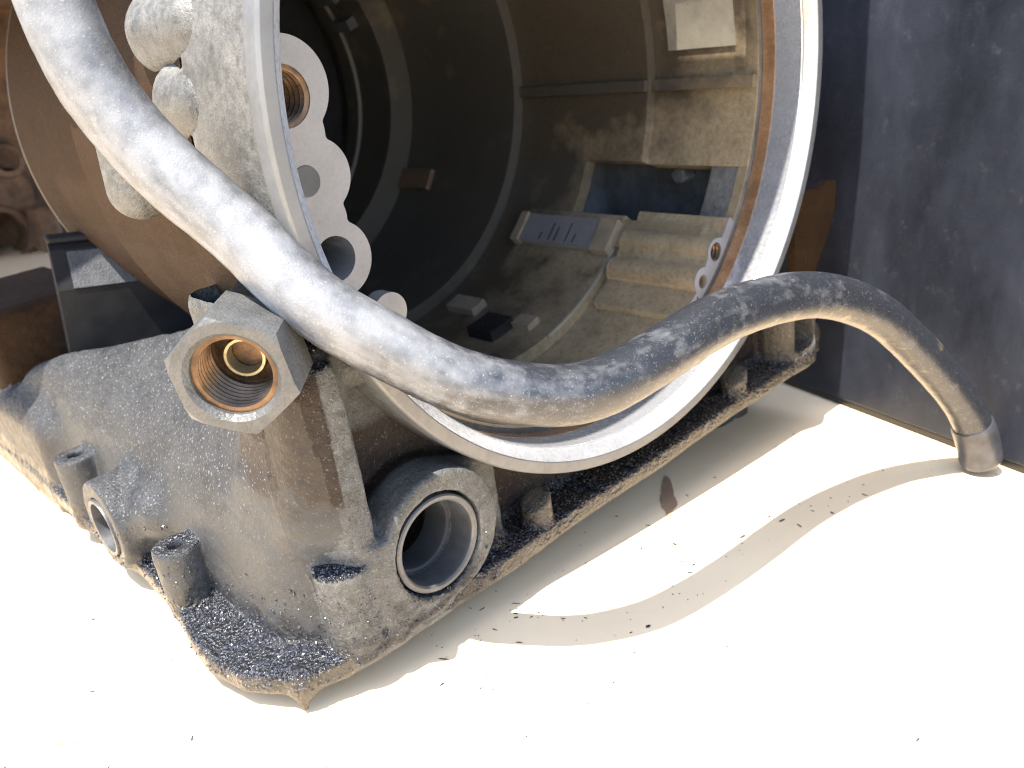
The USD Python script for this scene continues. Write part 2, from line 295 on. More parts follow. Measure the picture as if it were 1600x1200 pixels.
def cut_cyl(axis, c, r, h0, h1, k=0.0012, e=0.0006): cut(*aabb_cyl(axis, c, r, h0, h1), sd_cyl(axis, c, r, h0, h1, e), k)

import shapely
from scipy.ndimage import distance_transform_edt
def sd_poly(pts, z0, z1, e=0.0012):
    """Extruded polygon outline (fine raster distance in xy)."""
    poly = shapely.Polygon(pts)
    XX, YY = np.meshgrid(gx, gy, indexing='ij')
    ins = shapely.contains_xy(poly, XX.ravel(), YY.ravel())
    d2 = shapely.distance(shapely.points(XX.ravel(), YY.ravel()), poly.exterior); d2 = np.where(ins, -d2, d2).reshape(XX.shape)
    def f(X, Y, Z):
        ix = np.rint((X.ravel() - LO[0]) / H).astype(int); iy = np.rint((Y.ravel() - LO[1]) / H).astype(int)
        q0 = d2[np.ix_(ix, iy)][:, :, None] + e; q1 = np.abs(Z - (z0 + z1) / 2) - ((z1 - z0) / 2 - e)
        return np.sqrt(np.maximum(q0, 0) ** 2 + np.maximum(q1, 0) ** 2) + np.minimum(np.maximum(q0, q1), 0) - e
    return f

XC, ZC, RO = 0.1643, 0.1535, 0.1323
# main lower body with rounded corner and a top that rises towards the barrel
def body(X, Y, Z):
    c = (0.013, 0.006); r = 0.024
    qx = (c[0] + r) - X; qy = (c[1] + r) - Y
    side = np.sqrt(np.maximum(qx, 0) ** 2 + np.maximum(qy, 0) ** 2) + np.minimum(np.maximum(qx, qy), 0) - r
    side = np.maximum(side, np.maximum(Y - 0.255, X - 0.29)) + (Z - 0.03) * 0.06
    side = np.maximum(side, np.minimum(0.0175 - Y, (X - 0.0335) * 2.0))
    ridge = np.minimum(0.047 - 0.28 * (Y - 0.127), 0.062)                # crest of the sloping skin, running back towards the left
    top = (Z - (0.0495 + 1.2 * (X - 0.012) + 0.011 * sstep(0.06, 0.015, Y) * sstep(0.016, 0.03, X) + 0.010 * np.sin(Y * 38.0) * np.clip((0.05 - X) * 20, 0, 1) * 0.35)) * 0.64
    k = 0.011
    hh = np.clip(0.5 - 0.5 * (side - top) / k, 0, 1)
    d = side * (1 - hh) + top * hh + k * hh * (1 - hh)
    back = np.minimum((X - ridge) * 0.85 + (Z - 0.09) * 0.3, (Z - 0.045))
    hh = np.clip(0.5 - 0.5 * (d - back) / 0.010, 0, 1)
    return np.maximum(d * (1 - hh) + back * hh + 0.010 * hh * (1 - hh), 0.0062 - Z)
add('body_wall', (0.0, 0.0, 0.0), (0.3, 0.265, 0.11), body, 0.003)
# rear side wall carrying on behind
add('body_wall', (0.004, 0.2, 0), (0.3, 0.34, 0.05), sd_box((0.004, 0.2, -0.01), (0.3, 0.36, 0.045), 0.01), 0.01)
add('rear_body', (0.004, 0.258, 0), (0.3, 0.345, 0.09), sd_box((0.009, 0.262, 0.0), (0.12, 0.36, 0.083), 0.006), 0.004)
# pan rail
rail = [(0.0035, 0.36), (0.0025, 0.11), (0.0005, 0.075), (-0.0045, 0.052), (-0.006, 0.036), (-0.003, 0.02), (0.002, 0.012), (0.006, 0.007), (0.0085, 0.0042), (0.0125, 0.0025), (0.02, -0.0003), (0.034, -0.0015), (0.05, -0.001),
        (0.09, -0.0025), (0.12, -0.0012), (0.17, -0.002), (0.23, -0.001), (0.285, -0.002), (0.297, 0.0), (0.303, 0.006), (0.306, 0.02), (0.306, 0.36)]
add('pan_rail', (-0.008, -0.004, 0.004), (0.31, 0.345, 0.014), sd_poly(rail, 0.0055, 0.0125), 0.0035)
add('pan_rail', (0.003, 0.0, -0.003), (0.014, 0.012, 0.012), sd_cap((0.0095, 0.007, 0.009), (0.0075, 0.0055, 0.0015), 0.004, 0.0014), 0.004)   # bent-down corner tab
# front wall
add('front_wall', (0.03, 0.014, 0.0), (0.3, 0.05, 0.105), sd_box((0.034, 0.0165, -0.01), (0.297, 0.05, 0.1), 0.004), 0.004)
# machined plate around the bore
add('front_wall', (0.034, -0.005, 0.01), (0.062, 0.02, 0.05), sd_box((0.0345, -0.0042, 0.008), (0.060, 0.02, 0.0440), 0.0008), 0.002)
add_cyl('bore_boss', 1, (0.0605, 0, 0.0345), 0.0222, -0.0042, 0.026, 0.002, 0.0014)
# web from boss to the ring and slope to the right of the boss
add('front_wall', (0.075, 0.004, 0.01), (0.1, 0.03, 0.05), sd_box((0.07, 0.006, 0.008), (0.094, 0.03, 0.05), 0.004), 0.006)
# rib at the corner
def rib(X, Y, Z):
    xc = 0.0335 + (0.07 - Z) * 0.03 - 0.0000
    return np.maximum(np.maximum(np.abs(X - xc) - 0.0047 + 0.35 * np.maximum(0.004 - Y, 0), -0.0005 + (0.012 - Z) * 0.02 - Y), np.maximum(Y - 0.04, Z - 0.1)) - 0.0006
add('corner_rib', (0.026, -0.002, 0.03), (0.042, 0.04, 0.1), rib, 0.0035)
# arch from the rib top over to the ring, upper wall of the recess
add('corner_rib', (0.03, 0.0, 0.088), (0.062, 0.04, 0.112), sd_cap((0.035, 0.007, 0.1015), (0.056, 0.007, 0.0915), 0.0062, 0.0055), 0.005)
add('front_wall', (0.036, 0.004, 0.055), (0.1, 0.05, 0.1), sd_cap((0.05, 0.034, 0.085), (0.082, 0.03, 0.055), 0.016, 0.014), 0.008)
add('front_wall', (0.03, 0.02, 0.06), (0.05, 0.06, 0.12), sd_box((0.03, 0.022, 0.05), (0.06, 0.07, 0.115), 0.006), 0.008)
add('body_wall', (0.015, 0.0, 0.045), (0.04, 0.03, 0.1), sd_cap((0.0290, 0.0095, 0.055), (0.0318, 0.0100, 0.092), 0.0085, 0.0080), 0.012)
add('body_wall', (0.015, 0.01, 0.045), (0.05, 0.05, 0.1), sd_cap((0.030, 0.03, 0.06), (0.040, 0.03, 0.094), 0.009, 0.009), 0.012)
# round post at the front-left corner
add_cyl('corner_post', 2, (0.0292, 0.0052, 0), 0.0090, 0.0075, 0.0395, 0.0016, 0.0010)
# bolt bosses on the left rail
add_cyl('bolt_boss', 2, (0.0062, 0.0715, 0), 0.0078, 0.0075, 0.0335, 0.002, 0.001); cut_cyl(2, (0.0062, 0.0715, 0), 0.0026, 0.026, 0.04)
add_cyl('bolt_boss_001', 2, (0.0085, 0.168, 0), 0.0085, 0.0075, 0.039, 0.003, 0.001); cut_cyl(2, (0.0085, 0.168, 0), 0.003, 0.03, 0.045)
# horizontal boss with the side hole
add_cyl('side_boss', 0, (0, 0.1215, 0.0265), 0.0175, -0.0012, 0.03, 0.006, 0.0012); cut_cyl(0, (0, 0.1215, 0.0255), 0.0115, -0.006, 0.03, 0.001)
add('side_boss', (0.0, 0.08, 0.02), (0.03, 0.125, 0.05), sd_cap((0.014, 0.1, 0.033), (0.03, 0.1, 0.04), 0.010, 0.012), 0.008)
# shallow grooves and a small spur in the top skin
add('body_wall', (0.03, 0.02, 0.05), (0.05, 0.05, 0.075), sd_cap((0.024, 0.034, 0.061), (0.031, 0.006, 0.066), 0.0045, 0.0016), 0.006)
# rail lugs
def stub(lab, c, r, top, lean=0.0):
    def f(X, Y, Z):
        rr = np.maximum(np.sqrt((X - c[0]) ** 2 + (Y - c[1]) ** 2) - r, 0.008 - Z)
        return np.maximum(rr, Z - (top + 0.55 * (X - c[0]))) - 0.0004
    add(lab, (c[0] - r, c[1] - r, 0.01), (c[0] + r, c[1] + r, top + r), f, 0.002)
stub('rail_lug', (0.1075, 0.0045), 0.0052, 0.0215); stub('rail_lug_001', (0.234, 0.0045), 0.0055, 0.0215)
# right-hand end boss with its open brown socket
add_cyl('end_boss', 2, (0.287, 0.012, 0), 0.0165, 0.0075, 0.043, 0.003, 0.001); cut((0.278, -0.004, 0.014), (0.296, 0.016, 0.045), sd_box((0.2785, -0.008, 0.0155), (0.2955, 0.016, 0.05), 0.003), 0.0015)
add('end_boss', (0.296, 0.0, 0.006), (0.312, 0.03, 0.022), sd_box((0.296, 0.003, 0.005), (0.31, 0.03, 0.021), 0.002), 0.003)
# ring underside saddle so that the bell joins the body
add('front_wall', (0.1, 0.0, 0.0), (0.24, 0.06, 0.06), lambda X, Y, Z: np.maximum(np.maximum(0.016 - Y, Y - 0.06), np.sqrt((X - XC) ** 2 + (Z - ZC) ** 2) - 0.131), 0.003)
# bore through the boss and hollow of the bell above
cut_cyl(1, (0.058, 0, 0.0335), 0.0170, -0.01, 0.006, 0.0006, 0.0004); cut_cyl(1, (0.058, 0, 0.0335), 0.0134, -0.01, 0.05, 0.0008, 0.0004)
cut((0.03, -0.01, 0.0), (0.31, 0.345, 0.112), lambda X, Y, Z: np.maximum(np.sqrt((X - XC) ** 2 + (Z - ZC) ** 2) - 0.1215, -0.0 - Y), 0.001)
cut((0.02, 0.05, -0.01), (0.28, 0.345, 0.02), sd_box((0.025, 0.055, -0.02), (0.28, 0.36, 0.03), 0.003), 0.003)
cut((0.262, 0.0205, 0.061), (0.3, 0.118, 0.112), sd_box((0.262, 0.0205, 0.061), (0.32, 0.118, 0.13), 0.001))
cut((0.02, -0.012, 0.0), (0.318, 0.037, 0.112), lambda X, Y, Z: np.maximum(np.sqrt((X - XC) ** 2 + (Z - ZC) ** 2) - 0.1290, Y - 0.037), 0.001)
# cast-skin relief
ii = np.abs(D) < 0.004; ix = np.argwhere(ii)
P = np.stack([gx[ix[:, 0]], gy[ix[:, 1]], gz[ix[:, 2]]], 1)
D[ii] += (0.0006 * (fbm(P * 260, 3, 3) - 0.5) + 0.0007 * (fbm(P * 40, 2, 9) - 0.5)).astype(np.float32)
low = (P[:, 2] > 0.0108) & (P[:, 2] < 0.017)
D[tuple(ix[low].T)] += (0.0013 * (fbm(P[low] * 420, 2, 5) - 0.5)).astype(np.float32)      # crusted oily grit on the rail

def surface_nets(D):
    s = D < 0; c = np.stack([s[dx:D.shape[0] - 1 + dx, dy:D.shape[1] - 1 + dy, dz:D.shape[2] - 1 + dz] for dx in (0, 1) for dy in (0, 1) for dz in (0, 1)])
    cnt = c.sum(0); act = (cnt > 0) & (cnt < 8); idx = np.argwhere(act)
    vid = np.full(act.shape, -1, np.int32); vid[act] = np.arange(len(idx))
    val = np.stack([D[idx[:, 0] + dx, idx[:, 1] + dy, idx[:, 2] + dz] for dx in (0, 1) for dy in (0, 1) for dz in (0, 1)], 1)
    cor = np.array([(dx, dy, dz) for dx in (0, 1) for dy in (0, 1) for dz in (0, 1)], float)
    acc = np.zeros((len(idx), 3)); num = np.zeros(len(idx))
    for a in range(8):
        for b in range(a + 1, 8):
            if np.abs(cor[a] - cor[b]).sum() == 1:
                m = (val[:, a] < 0) != (val[:, b] < 0); t = np.where(m, val[:, a] / np.where(m, val[:, a] - val[:, b], 1), 0)
                acc[m] += (cor[a] + t[:, None] * (cor[b] - cor[a]))[m]; num += m
    v = LO + H * (idx + acc / num[:, None]); F = []
    for ax in range(3):
        o1, o2 = [(1, 2), (2, 0), (0, 1)][ax]
        sl0 = [slice(None)] * 3; sl1 = [slice(None)] * 3; sl0[ax] = slice(0, -1); sl1[ax] = slice(1, None)
        e = np.argwhere(s[tuple(sl0)] != s[tuple(sl1)])
        e = e[(e[:, o1] > 0) & (e[:, o2] > 0) & (e[:, o1] < D.shape[o1] - 1) & (e[:, o2] < D.shape[o2] - 1)]
        inn = s[tuple(e.T)]
        def at(d1, d2):
            q = e.copy(); q[:, o1] += d1; q[:, o2] += d2; return vid[tuple(q.T)]
        a, b, c_, d = at(-1, -1), at(0, -1), at(0, 0), at(-1, 0)
        q = np.where(inn[:, None], np.stack([a, b, c_, d], 1), np.stack([a, d, c_, b], 1)); F.append(q)
    q = np.vstack(F); q = q[(q >= 0).all(1)]
    return v, np.vstack([q[:, [0, 1, 2]], q[:, [0, 2, 3]]]), idx
SV, SF, SI = surface_nets(D)
# normals from the field's gradient (trilinear)
from scipy.ndimage import map_coordinates
coords = ((SV - LO) / H).T
SN = np.stack([map_coordinates(g, coords, order=1, mode='nearest') for g in np.gradient(D)], 1); SN /= np.linalg.norm(SN, axis=1)[:, None]
def oil_of(p, n):
    x, y, zz = p.T; up = n[:, 2]
    o = 0.95 * sstep(0.35, 0.8, up) * sstep(0.0165, 0.0135, zz)                                    # rail top
    o = np.maximum(o, 0.62 * sstep(0.030, 0.013, zz + 0.012 * (fbm(p * 150, 3, 8) - 0.5)) * sstep(-0.5, 0.1, up))
    o = np.maximum(o, 0.95 * sstep(0.5, 0.8, up) * ((np.hypot(x - 0.0292, y - 0.0052) < 0.0102) & (zz > 0.034)))
    o = np.maximum(o, 0.5 * sstep(0.3, 0.8, up) * (np.hypot(x - 0.0062, y - 0.0715) < 0.009) * (zz > 0.028))
    return np.maximum(o, 0.4 * sstep(0.2, 0.305, x) * sstep(0.04, 0.02, zz))
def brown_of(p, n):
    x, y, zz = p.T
    b = 1.3 * sstep(0.006, 0.014, y) * sstep(0.036, 0.042, x) * sstep(0.105, 0.095, x) * sstep(0.078, 0.066, zz)       # grease and painted shade in the recess beside the rib
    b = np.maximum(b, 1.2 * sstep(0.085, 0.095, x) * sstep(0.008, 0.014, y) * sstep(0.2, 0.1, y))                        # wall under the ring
    b = np.maximum(b, 1.25 * sstep(0.05, -0.4, n[:, 0]) * sstep(0.036, 0.034, x) * sstep(0.05, 0.03, y) * sstep(0.048, 0.078, zz + 0.02 * (fbm(p * 120, 3, 6) - 0.5)) * sstep(0.012, 0.022, x))  # brown painted for the shade left of the rib, below the fitting
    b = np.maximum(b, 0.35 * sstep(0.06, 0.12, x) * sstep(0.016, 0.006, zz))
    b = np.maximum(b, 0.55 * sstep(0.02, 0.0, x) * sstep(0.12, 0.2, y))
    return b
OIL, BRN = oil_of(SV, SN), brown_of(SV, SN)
DUSTY = 0.28 + 0.72 * sstep(0.15, 0.45, SN[:, 2] + 0.3 * (fbm(SV * 120, 2, 31) - 0.5)) * sstep(0.012, 0.02, SV[:, 2] + 0.02)
VL = LAB[tuple(SI.T)]
case = thing('gearbox_casing', 'greasy grey aluminium gearbox casing lying on its pan rail, round open bell facing front', 'gearbox casing')
FL = VL[SF[:, 0]]
MATS = {'front_wall': 'cast_wall', 'bore_boss': 'cast_wall', 'corner_rib': 'cast_wall', 'corner_post': 'cast_wall', 'pan_rail': 'cast_oily', 'rail_lug': 'cast_oily', 'rail_lug_001': 'cast_oily', 'end_boss': 'cast_oily', 'rear_body': 'cast_brown'}
for li, name in enumerate(LABELS):
    f = SF[FL == li]
    if not len(f): continue
    uq, inv = np.unique(f, return_inverse=True)
    base = name.rsplit('_0', 1)[0] if name.endswith('_001') else name
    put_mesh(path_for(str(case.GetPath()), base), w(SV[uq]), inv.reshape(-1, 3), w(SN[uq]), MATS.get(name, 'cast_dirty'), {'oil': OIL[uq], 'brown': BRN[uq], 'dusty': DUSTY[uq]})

# oily grit that crusts the upper side of the rail, the post and the bosses: tiny faceted grains
rg = np.random.default_rng(11)
def grit(name, centres, normals, smin, smax, label=None, matn='wet_grit'):
    ico = trimesh.creation.icosphere(0, 1.0) if False else trimesh.creation.icosahedron()
    nv = len(ico.vertices); n = len(centres); V = np.repeat(ico.vertices[None], n, 0)
    V = V * (1 + 0.5 * (rg.random((n, nv, 1)) - 0.5)); sc = (smin + (smax - smin) * rg.random(n) ** 2)[:, None]
    V = V * (sc * np.array([1.0, 1.0, 0.7]) * (0.7 + 0.6 * rg.random((n, 3))))[:, None]
    q = rg.normal(size=(n, 4)); q /= np.linalg.norm(q, axis=1)[:, None]; a, b, c_, d = q.T
    Rm = np.stack([np.stack([1 - 2 * (c_**2 + d**2), 2 * (b * c_ - a * d), 2 * (b * d + a * c_)], 1), np.stack([2 * (b * c_ + a * d), 1 - 2 * (b**2 + d**2), 2 * (c_ * d - a * b)], 1), np.stack([2 * (b * d - a * c_), 2 * (c_ * d + a * b), 1 - 2 * (b**2 + c_**2)], 1)], 1)
    V = np.einsum('nij,nvj->nvi', Rm, V) + (centres + normals * 0.00005)[:, None]
    F = (ico.faces[None] + (np.arange(n) * nv)[:, None, None]).reshape(-1, 3)
    p = obj(name, trimesh.Trimesh(V.reshape(-1, 3), F, process=False), matn, case, False); tag(p, label, kind='stuff')
tri = SV[SF]; ar = np.linalg.norm(np.cross(tri[:, 1] - tri[:, 0], tri[:, 2] - tri[:, 0]), axis=1) / 2
fz, fo, fu = SV[SF].mean(1), OIL[SF].mean(1), SN[SF].mean(1)[:, 2]
wgt = ar * np.maximum((fo > 0.6) * (fu > 0.5), 0.10 * (fz[:, 2] < 0.032) * (fu > -0.2) * (fz[:, 2] > 0.007)) * (fz[:, 1] < 0.16)
NG = 15000
pick = rg.choice(len(SF), NG, p=wgt / wgt.sum()); bc = rg.dirichlet([1, 1, 1], NG)
gp, gn = (tri[pick] * bc[:, :, None]).sum(1), SN[SF][pick].mean(1)
keep = fbm(gp * 130, 3, 17) > 0.40
front = gp[:, 0] + 0.03 * (fbm(gp * 90, 2, 3) - 0.5) > 0.085
grit('rail_grit', gp[keep & ~front], gn[keep & ~front], 0.00018, 0.00065, 'glittering black oily grit crusted on the rail', 'wet_grit')
thin = keep & front & (rg.random(NG) < 0.5)
grit('rail_grit', gp[thin], gn[thin], 0.00015, 0.0005, 'rusty brown oily grit along the front rail', 'brown_grit')

# ------------------------------------------------------------------ bell ring (machined) and flange
C = (XC, 0, ZC)
zero = lambda p: np.zeros(len(p))
ring = [(0.1323, 0.002), (0.1323, -0.0028), (0.1320, -0.0035), (0.1314, -0.0040), (0.1284, -0.0041), (0.1280, -0.0039), (0.1279, 0.0010), (0.1290, 0.0010), (0.1290, 0.002)]
obj('bell_ring', lathe(ring, 260, C), 'ring_metal', case, 35)
obj('bell_chamfer', lathe([(0.12785, -0.0038), (0.1243, -0.0002), (0.1240, 0.0006), (0.1240, 0.0010), (0.12785, 0.0010)], 260, C), 'chamfer_metal', case, 35)
obj('pilot_bore', lathe([(0.12395, 0.0011), (0.1236, 0.0016), (0.1236, 0.018), (0.1240, 0.0195), (0.1288, 0.0195), (0.1288, 0.0021), (0.1288, 0.0011)], 260, C), 'polished_bore', case, 35)
fl = [(0.1321, 0.0022), (0.1321, 0.036), (0.1312, 0.038), (0.1215, 0.039), (0.1215, 0.0197), (0.1288, 0.0197), (0.1288, 0.0022)]
FLP = {'oil': lambda p: 0 * p[:, 0], 'brown': lambda p: 0.55 * sstep(0.1, 0.06, p[:, 2])}
obj('bell_flange', trimesh.util.concatenate([lathe(fl, 240, C, a0=66, a1=368), lathe([(r, min(y, 0.0212)) for r, y in fl], 24, C, a0=8, a1=66)]), 'cast_pale', case, 35, prim=FLP)

obj('varnish_band', lathe([(0.12345, 0.0135), (0.12335, 0.0138), (0.12335, 0.0192), (0.12345, 0.0194), (0.1238, 0.0194), (0.1238, 0.0135)], 260, C), 'varnish', case, 35)
# lobed pump faces, machined
def disc(x, zz, r): return shapely.Point(x, zz).buffer(r, 24)
def plate(poly, y0, y1):
    """Shapely polygon in (x, z) extruded from y0 to y1 (trimesh)."""
    if poly.geom_type == 'MultiPolygon': poly = max(poly.geoms, key=lambda g: g.area)
    t = trimesh.creation.extrude_polygon(poly, y1 - y0, engine='earcut'); v = t.vertices
    t.vertices = np.stack([v[:, 0], y0 + v[:, 2], v[:, 1]], 1); t.invert(); t.fix_normals(); return t
annulus = shapely.Point(XC, ZC).buffer(0.1232, 128).difference(shapely.Point(XC, ZC).buffer(0.1165, 128))
def sector(a0, a1):
    th = np.radians(np.linspace(a0, a1, 30)); return shapely.Polygon([(XC, ZC)] + [(XC + 0.2 * math.cos(t), ZC + 0.2 * math.sin(t)) for t in th])
YF = 0.0198
def polar(a, r): return XC + r * math.cos(math.radians(a)), ZC + r * math.sin(math.radians(a))
big, hole = shapely.union_all, []
left = big([annulus.intersection(sector(165, 212)), disc(0.053, 0.169, 0.0135), disc(0.0575, 0.145, 0.0105), disc(0.0585, 0.121, 0.0112), disc(0.0515, 0.157, 0.011), disc(0.0555, 0.133, 0.0085)])
left = left.intersection(shapely.Point(XC, ZC).buffer(0.1232, 128)).buffer(-0.0015).buffer(0.003).buffer(-0.0015)
left = left.difference(disc(0.052, 0.167, 0.0082)).difference(disc(0.0575, 0.1215, 0.0066))
obj('gasket_face', plate(left, YF, YF + 0.03), 'gasket_face', case, 30)
right = big([annulus.intersection(sector(-62, -36)), disc(0.2472, 0.072, 0.0062), disc(0.236, 0.062, 0.006), shapely.Polygon([(0.251, 0.078), (0.2435, 0.0755), (0.2305, 0.0545), (0.2215, 0.0430), (0.228, 0.036), (0.262, 0.06)])])
right = right.intersection(shapely.Point(XC, ZC).buffer(0.1232, 128)).buffer(-0.001).buffer(0.002).buffer(-0.001)
right = right.difference(disc(0.2470, 0.0722, 0.0042)).difference(disc(0.2362, 0.0617, 0.0030)).difference(shapely.Polygon([(0.2318, 0.0565), (0.2265, 0.0482), (0.2345, 0.0525)]))
obj('gasket_face', plate(right, YF, YF + 0.0006), 'gasket_face', case, 30); obj('lobe_block', plate(right.buffer(-0.0001), YF + 0.0006, YF + 0.05), 'cast_inside_front', case, 30, prim={'oil': zero, 'brown': zero})
small = disc(0.0725, 0.1005, 0.0062).union(annulus.intersection(sector(208, 216))).convex_hull
obj('gasket_face', plate(small, YF, YF + 0.006), 'gasket_face', case, 30)
obj('dimple', lathe([(0.0, YF - 0.0003), (0.0042, YF - 0.0003), (0.0045, YF + 0.0004), (0.0, YF + 0.0004)], 32, (0.0535, 0, 0.1445)), 'dark_metal' if False else 'sleeve_metal', case, 30)
def threads(r, y0, y1, pitch, depth, n=40):
    """Inner screw thread drawn as a fine stepped bore (one profile revolved)."""
    prof = [(r + 0.0006, y0)]; k = int((y1 - y0) / pitch)
    for i in range(k):
        prof += [(r, y0 + pitch * (i + 0.08)), (r + depth, y0 + pitch * (i + 0.5)), (r, y0 + pitch * (i + 0.92))]
    prof += [(r, y1), (0.0, y1), (0.0, y1 + 0.001), (r + 0.002, y1 + 0.001), (r + 0.002, y0)]
    return prof
obj('threaded_hole', lathe(threads(0.0068, YF + 0.0004, YF + 0.026, 0.0026, 0.0013), 64, (0.052, 0, 0.167)), 'thread_metal', case, 20)
obj('threaded_hole', lathe(threads(0.0033, YF + 0.0004, YF + 0.015, 0.0017, 0.0008), 40, (0.2470, 0, 0.0722)), 'thread_metal', case, 20)

# ------------------------------------------------------------------ inside of the bell: stepped bore with a window
def wall(r0, r1, y0, y1, a0, a1, n=None):
    """Curved block between two radii, two depths and two angles."""
    n = n or max(3, int(abs(a1 - a0) / 2.5) + 1)
    return lathe([(r0, y0), (r1, y0), (r1, y1), (r0, y1)], n, C, a0=a0, a1=a1) if abs(a1 - a0) > 359 else arc_block(r0, r1, y0, y1, a0, a1, n)
def arc_block(r0, r1, y0, y1, a0, a1, n):
    th = np.radians(np.linspace(a0, a1, n)); pr = [(r0, y0), (r1, y0), (r1, y1), (r0, y1)]
    v = np.array([[XC + r * math.cos(t), y, ZC + r * math.sin(t)] for t in th for r, y in pr]); f = []
    for i in range(n - 1):
        for j in range(4):
            a, b, c_, d = i * 4 + j, i * 4 + (j + 1) % 4, (i + 1) * 4 + (j + 1) % 4, (i + 1) * 4 + j; f += [(a, b, c_), (a, c_, d)]
    f += [(0, 2, 1), (0, 3, 2)]; e = (n - 1) * 4; f += [(e, e + 1, e + 2), (e, e + 2, e + 3)]
    t = trimesh.Trimesh(v, f, process=False); t.fix_normals(); return t
inb = {'oil': lambda p: 0.28 * fbm(p * 40, 2, 4), 'brown': lambda p: np.clip(0.4 * (fbm(p * 25, 2, 8) - 0.3) + 0.75 * sstep(0.02, 0.15, p[:, 1] - 0.45 * (p[:, 0] - 0.22) + 1.3 * np.clip(p[:, 2] - 0.08, 0, 1)), 0, 0.95)}  # colour darkens with depth and height in place of dimmer light
WN0, WN1 = -38.0, -24.3           # window in the right wall
SK0, SK1 = 12.0, 37.0             # unseen roof opening, added to let in a patch of sun
RI, R2, R3_, R4 = 0.1205, 0.1145, 0.1080, 0.0920
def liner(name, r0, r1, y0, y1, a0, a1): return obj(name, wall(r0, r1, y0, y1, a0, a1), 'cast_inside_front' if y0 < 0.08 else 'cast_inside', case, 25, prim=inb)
OUT = 0.1285
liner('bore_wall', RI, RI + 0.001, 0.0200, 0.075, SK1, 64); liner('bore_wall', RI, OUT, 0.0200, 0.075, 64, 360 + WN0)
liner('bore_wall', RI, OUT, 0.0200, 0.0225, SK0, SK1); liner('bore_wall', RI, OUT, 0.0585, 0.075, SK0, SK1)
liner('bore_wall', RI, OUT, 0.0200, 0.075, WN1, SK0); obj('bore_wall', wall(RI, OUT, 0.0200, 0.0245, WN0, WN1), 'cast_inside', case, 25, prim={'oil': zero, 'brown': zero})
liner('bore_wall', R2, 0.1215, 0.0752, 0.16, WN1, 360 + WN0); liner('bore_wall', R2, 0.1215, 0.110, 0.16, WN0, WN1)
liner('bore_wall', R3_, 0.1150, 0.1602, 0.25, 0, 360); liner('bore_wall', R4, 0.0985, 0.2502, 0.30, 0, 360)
obj('bore_step', lathe([(0.0985, 0.2501), (0.1151, 0.2501), (0.1151, 0.2503), (0.1151, 0.2530), (0.0990, 0.2530), (0.0990, 0.25015)], 120, C), 'cast_inside', case, 30, prim=inb)
obj('rear_lip', lathe([(0.0918, 0.280), (0.0895, 0.2805), (0.089, 0.2815), (0.089, 0.2915), (0.0918, 0.292)], 120, C), 'cast_inside', case, 30, prim=inb)
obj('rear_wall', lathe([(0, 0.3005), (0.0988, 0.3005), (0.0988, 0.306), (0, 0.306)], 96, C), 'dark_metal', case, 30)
# pocket behind the window
pk = sum((rbox(*bb, 0.001) for bb in (((0.289, 0.0206, 0.055), (0.2935, 0.118, 0.125)), ((0.2555, 0.0206, 0.0555), (0.2900, 0.0243, 0.1245)), ((0.2555, 0.1125, 0.0555), (0.2900, 0.118, 0.1245)), ((0.2555, 0.0220, 0.0555), (0.2900, 0.1162, 0.061)), ((0.2655, 0.0220, 0.1195), (0.2900, 0.1162, 0.1245)))), Manifold())
pk = pk - Manifold.cylinder(0.2, RI + 0.0012, RI + 0.0012, 96).rotate([-90, 0, 0]).translate([XC, 0, ZC])
obj('window_pocket', tm(pk), 'block_grey', case, 30)
obj('pocket_knob', lathe([(0, 0), (0.0032, 0.0004), (0.0045, 0.002), (0.0048, 0.009), (0, 0.009)], 24, (0.2790, 0.062, 0.0975), axis='x'), 'sleeve_metal', case, 40)
obj('pocket_post', tm(rbox((0.279, 0.0335, 0.0615), (0.2886, 0.038, 0.100), 0.001)), 'dark_metal', case, 30)
# machined lands and blocks
land = obj('machined_land', wall(0.1105, R2 + 0.0004, 0.086, 0.1355, -48.2, -40.2), 'spot_face', case, 25)
for i, y in enumerate((0.098, 0.103, 0.1105, 0.1145, 0.121)):
    obj('scratch', wall(0.1103, 0.1106, y, y + 0.0006, -47.6, -42.0 - (3.0, 0, 1.5, 0.5, 3.5)[i]), 'dark_metal', land, 25)
obj('land_cap', wall(0.1092, R2 + 0.0004, 0.1357, 0.1405, -48.6, -40), 'dull_land', case, 25)
obj('land_foot', wall(0.1098, R2 + 0.0004, 0.0753, 0.0858, -49, -40), 'dull_land', case, 25)
obj('land_foot', wall(0.1145, RI + 0.0004, 0.03, 0.0748, -46.3, -39.0), 'cast_inside', case, 25, prim=inb)
obj('machined_sun_pad', wall(0.1196, RI + 0.0004, 0.031, 0.0665, 0.5, 24), 'pad_metal', case, 25)  # pale metal strengthens the sun patch on this pad by colour
obj('bearing_saddle', wall(RI - 0.0006, RI + 0.0004, 0.0505, 0.0744, -54, -47), 'pad_metal', case, 25)
obj('bearing_saddle', wall(R2 - 0.0006, R2 + 0.0010, 0.0744, 0.0757, -76, -47), 'pad_metal', case, 25)
obj('spline_lug', wall(0.1112, R2 + 0.0004, 0.087, 0.098, -76, -72), 'dull_land', case, 25)
obj('spline_lug', wall(0.1092, R2 + 0.0004, 0.0982, 0.115, -83, -75), 'dark_metal', case, 25)
obj('spline_lug', wall(0.1102, R2 + 0.0004, 0.128, 0.148, -75, -70), 'dull_land', case, 25)
obj('spline_lug', wall(0.105, R3_ + 0.0004, 0.222, 0.249, -36, -29.5), 'brown_block', case, 25)
obj('inner_ridge', wall(0.1175, RI + 0.0004, 0.0205, 0.0749, -8.0, -5.5), 'cast_inside', case, 25, prim=inb)
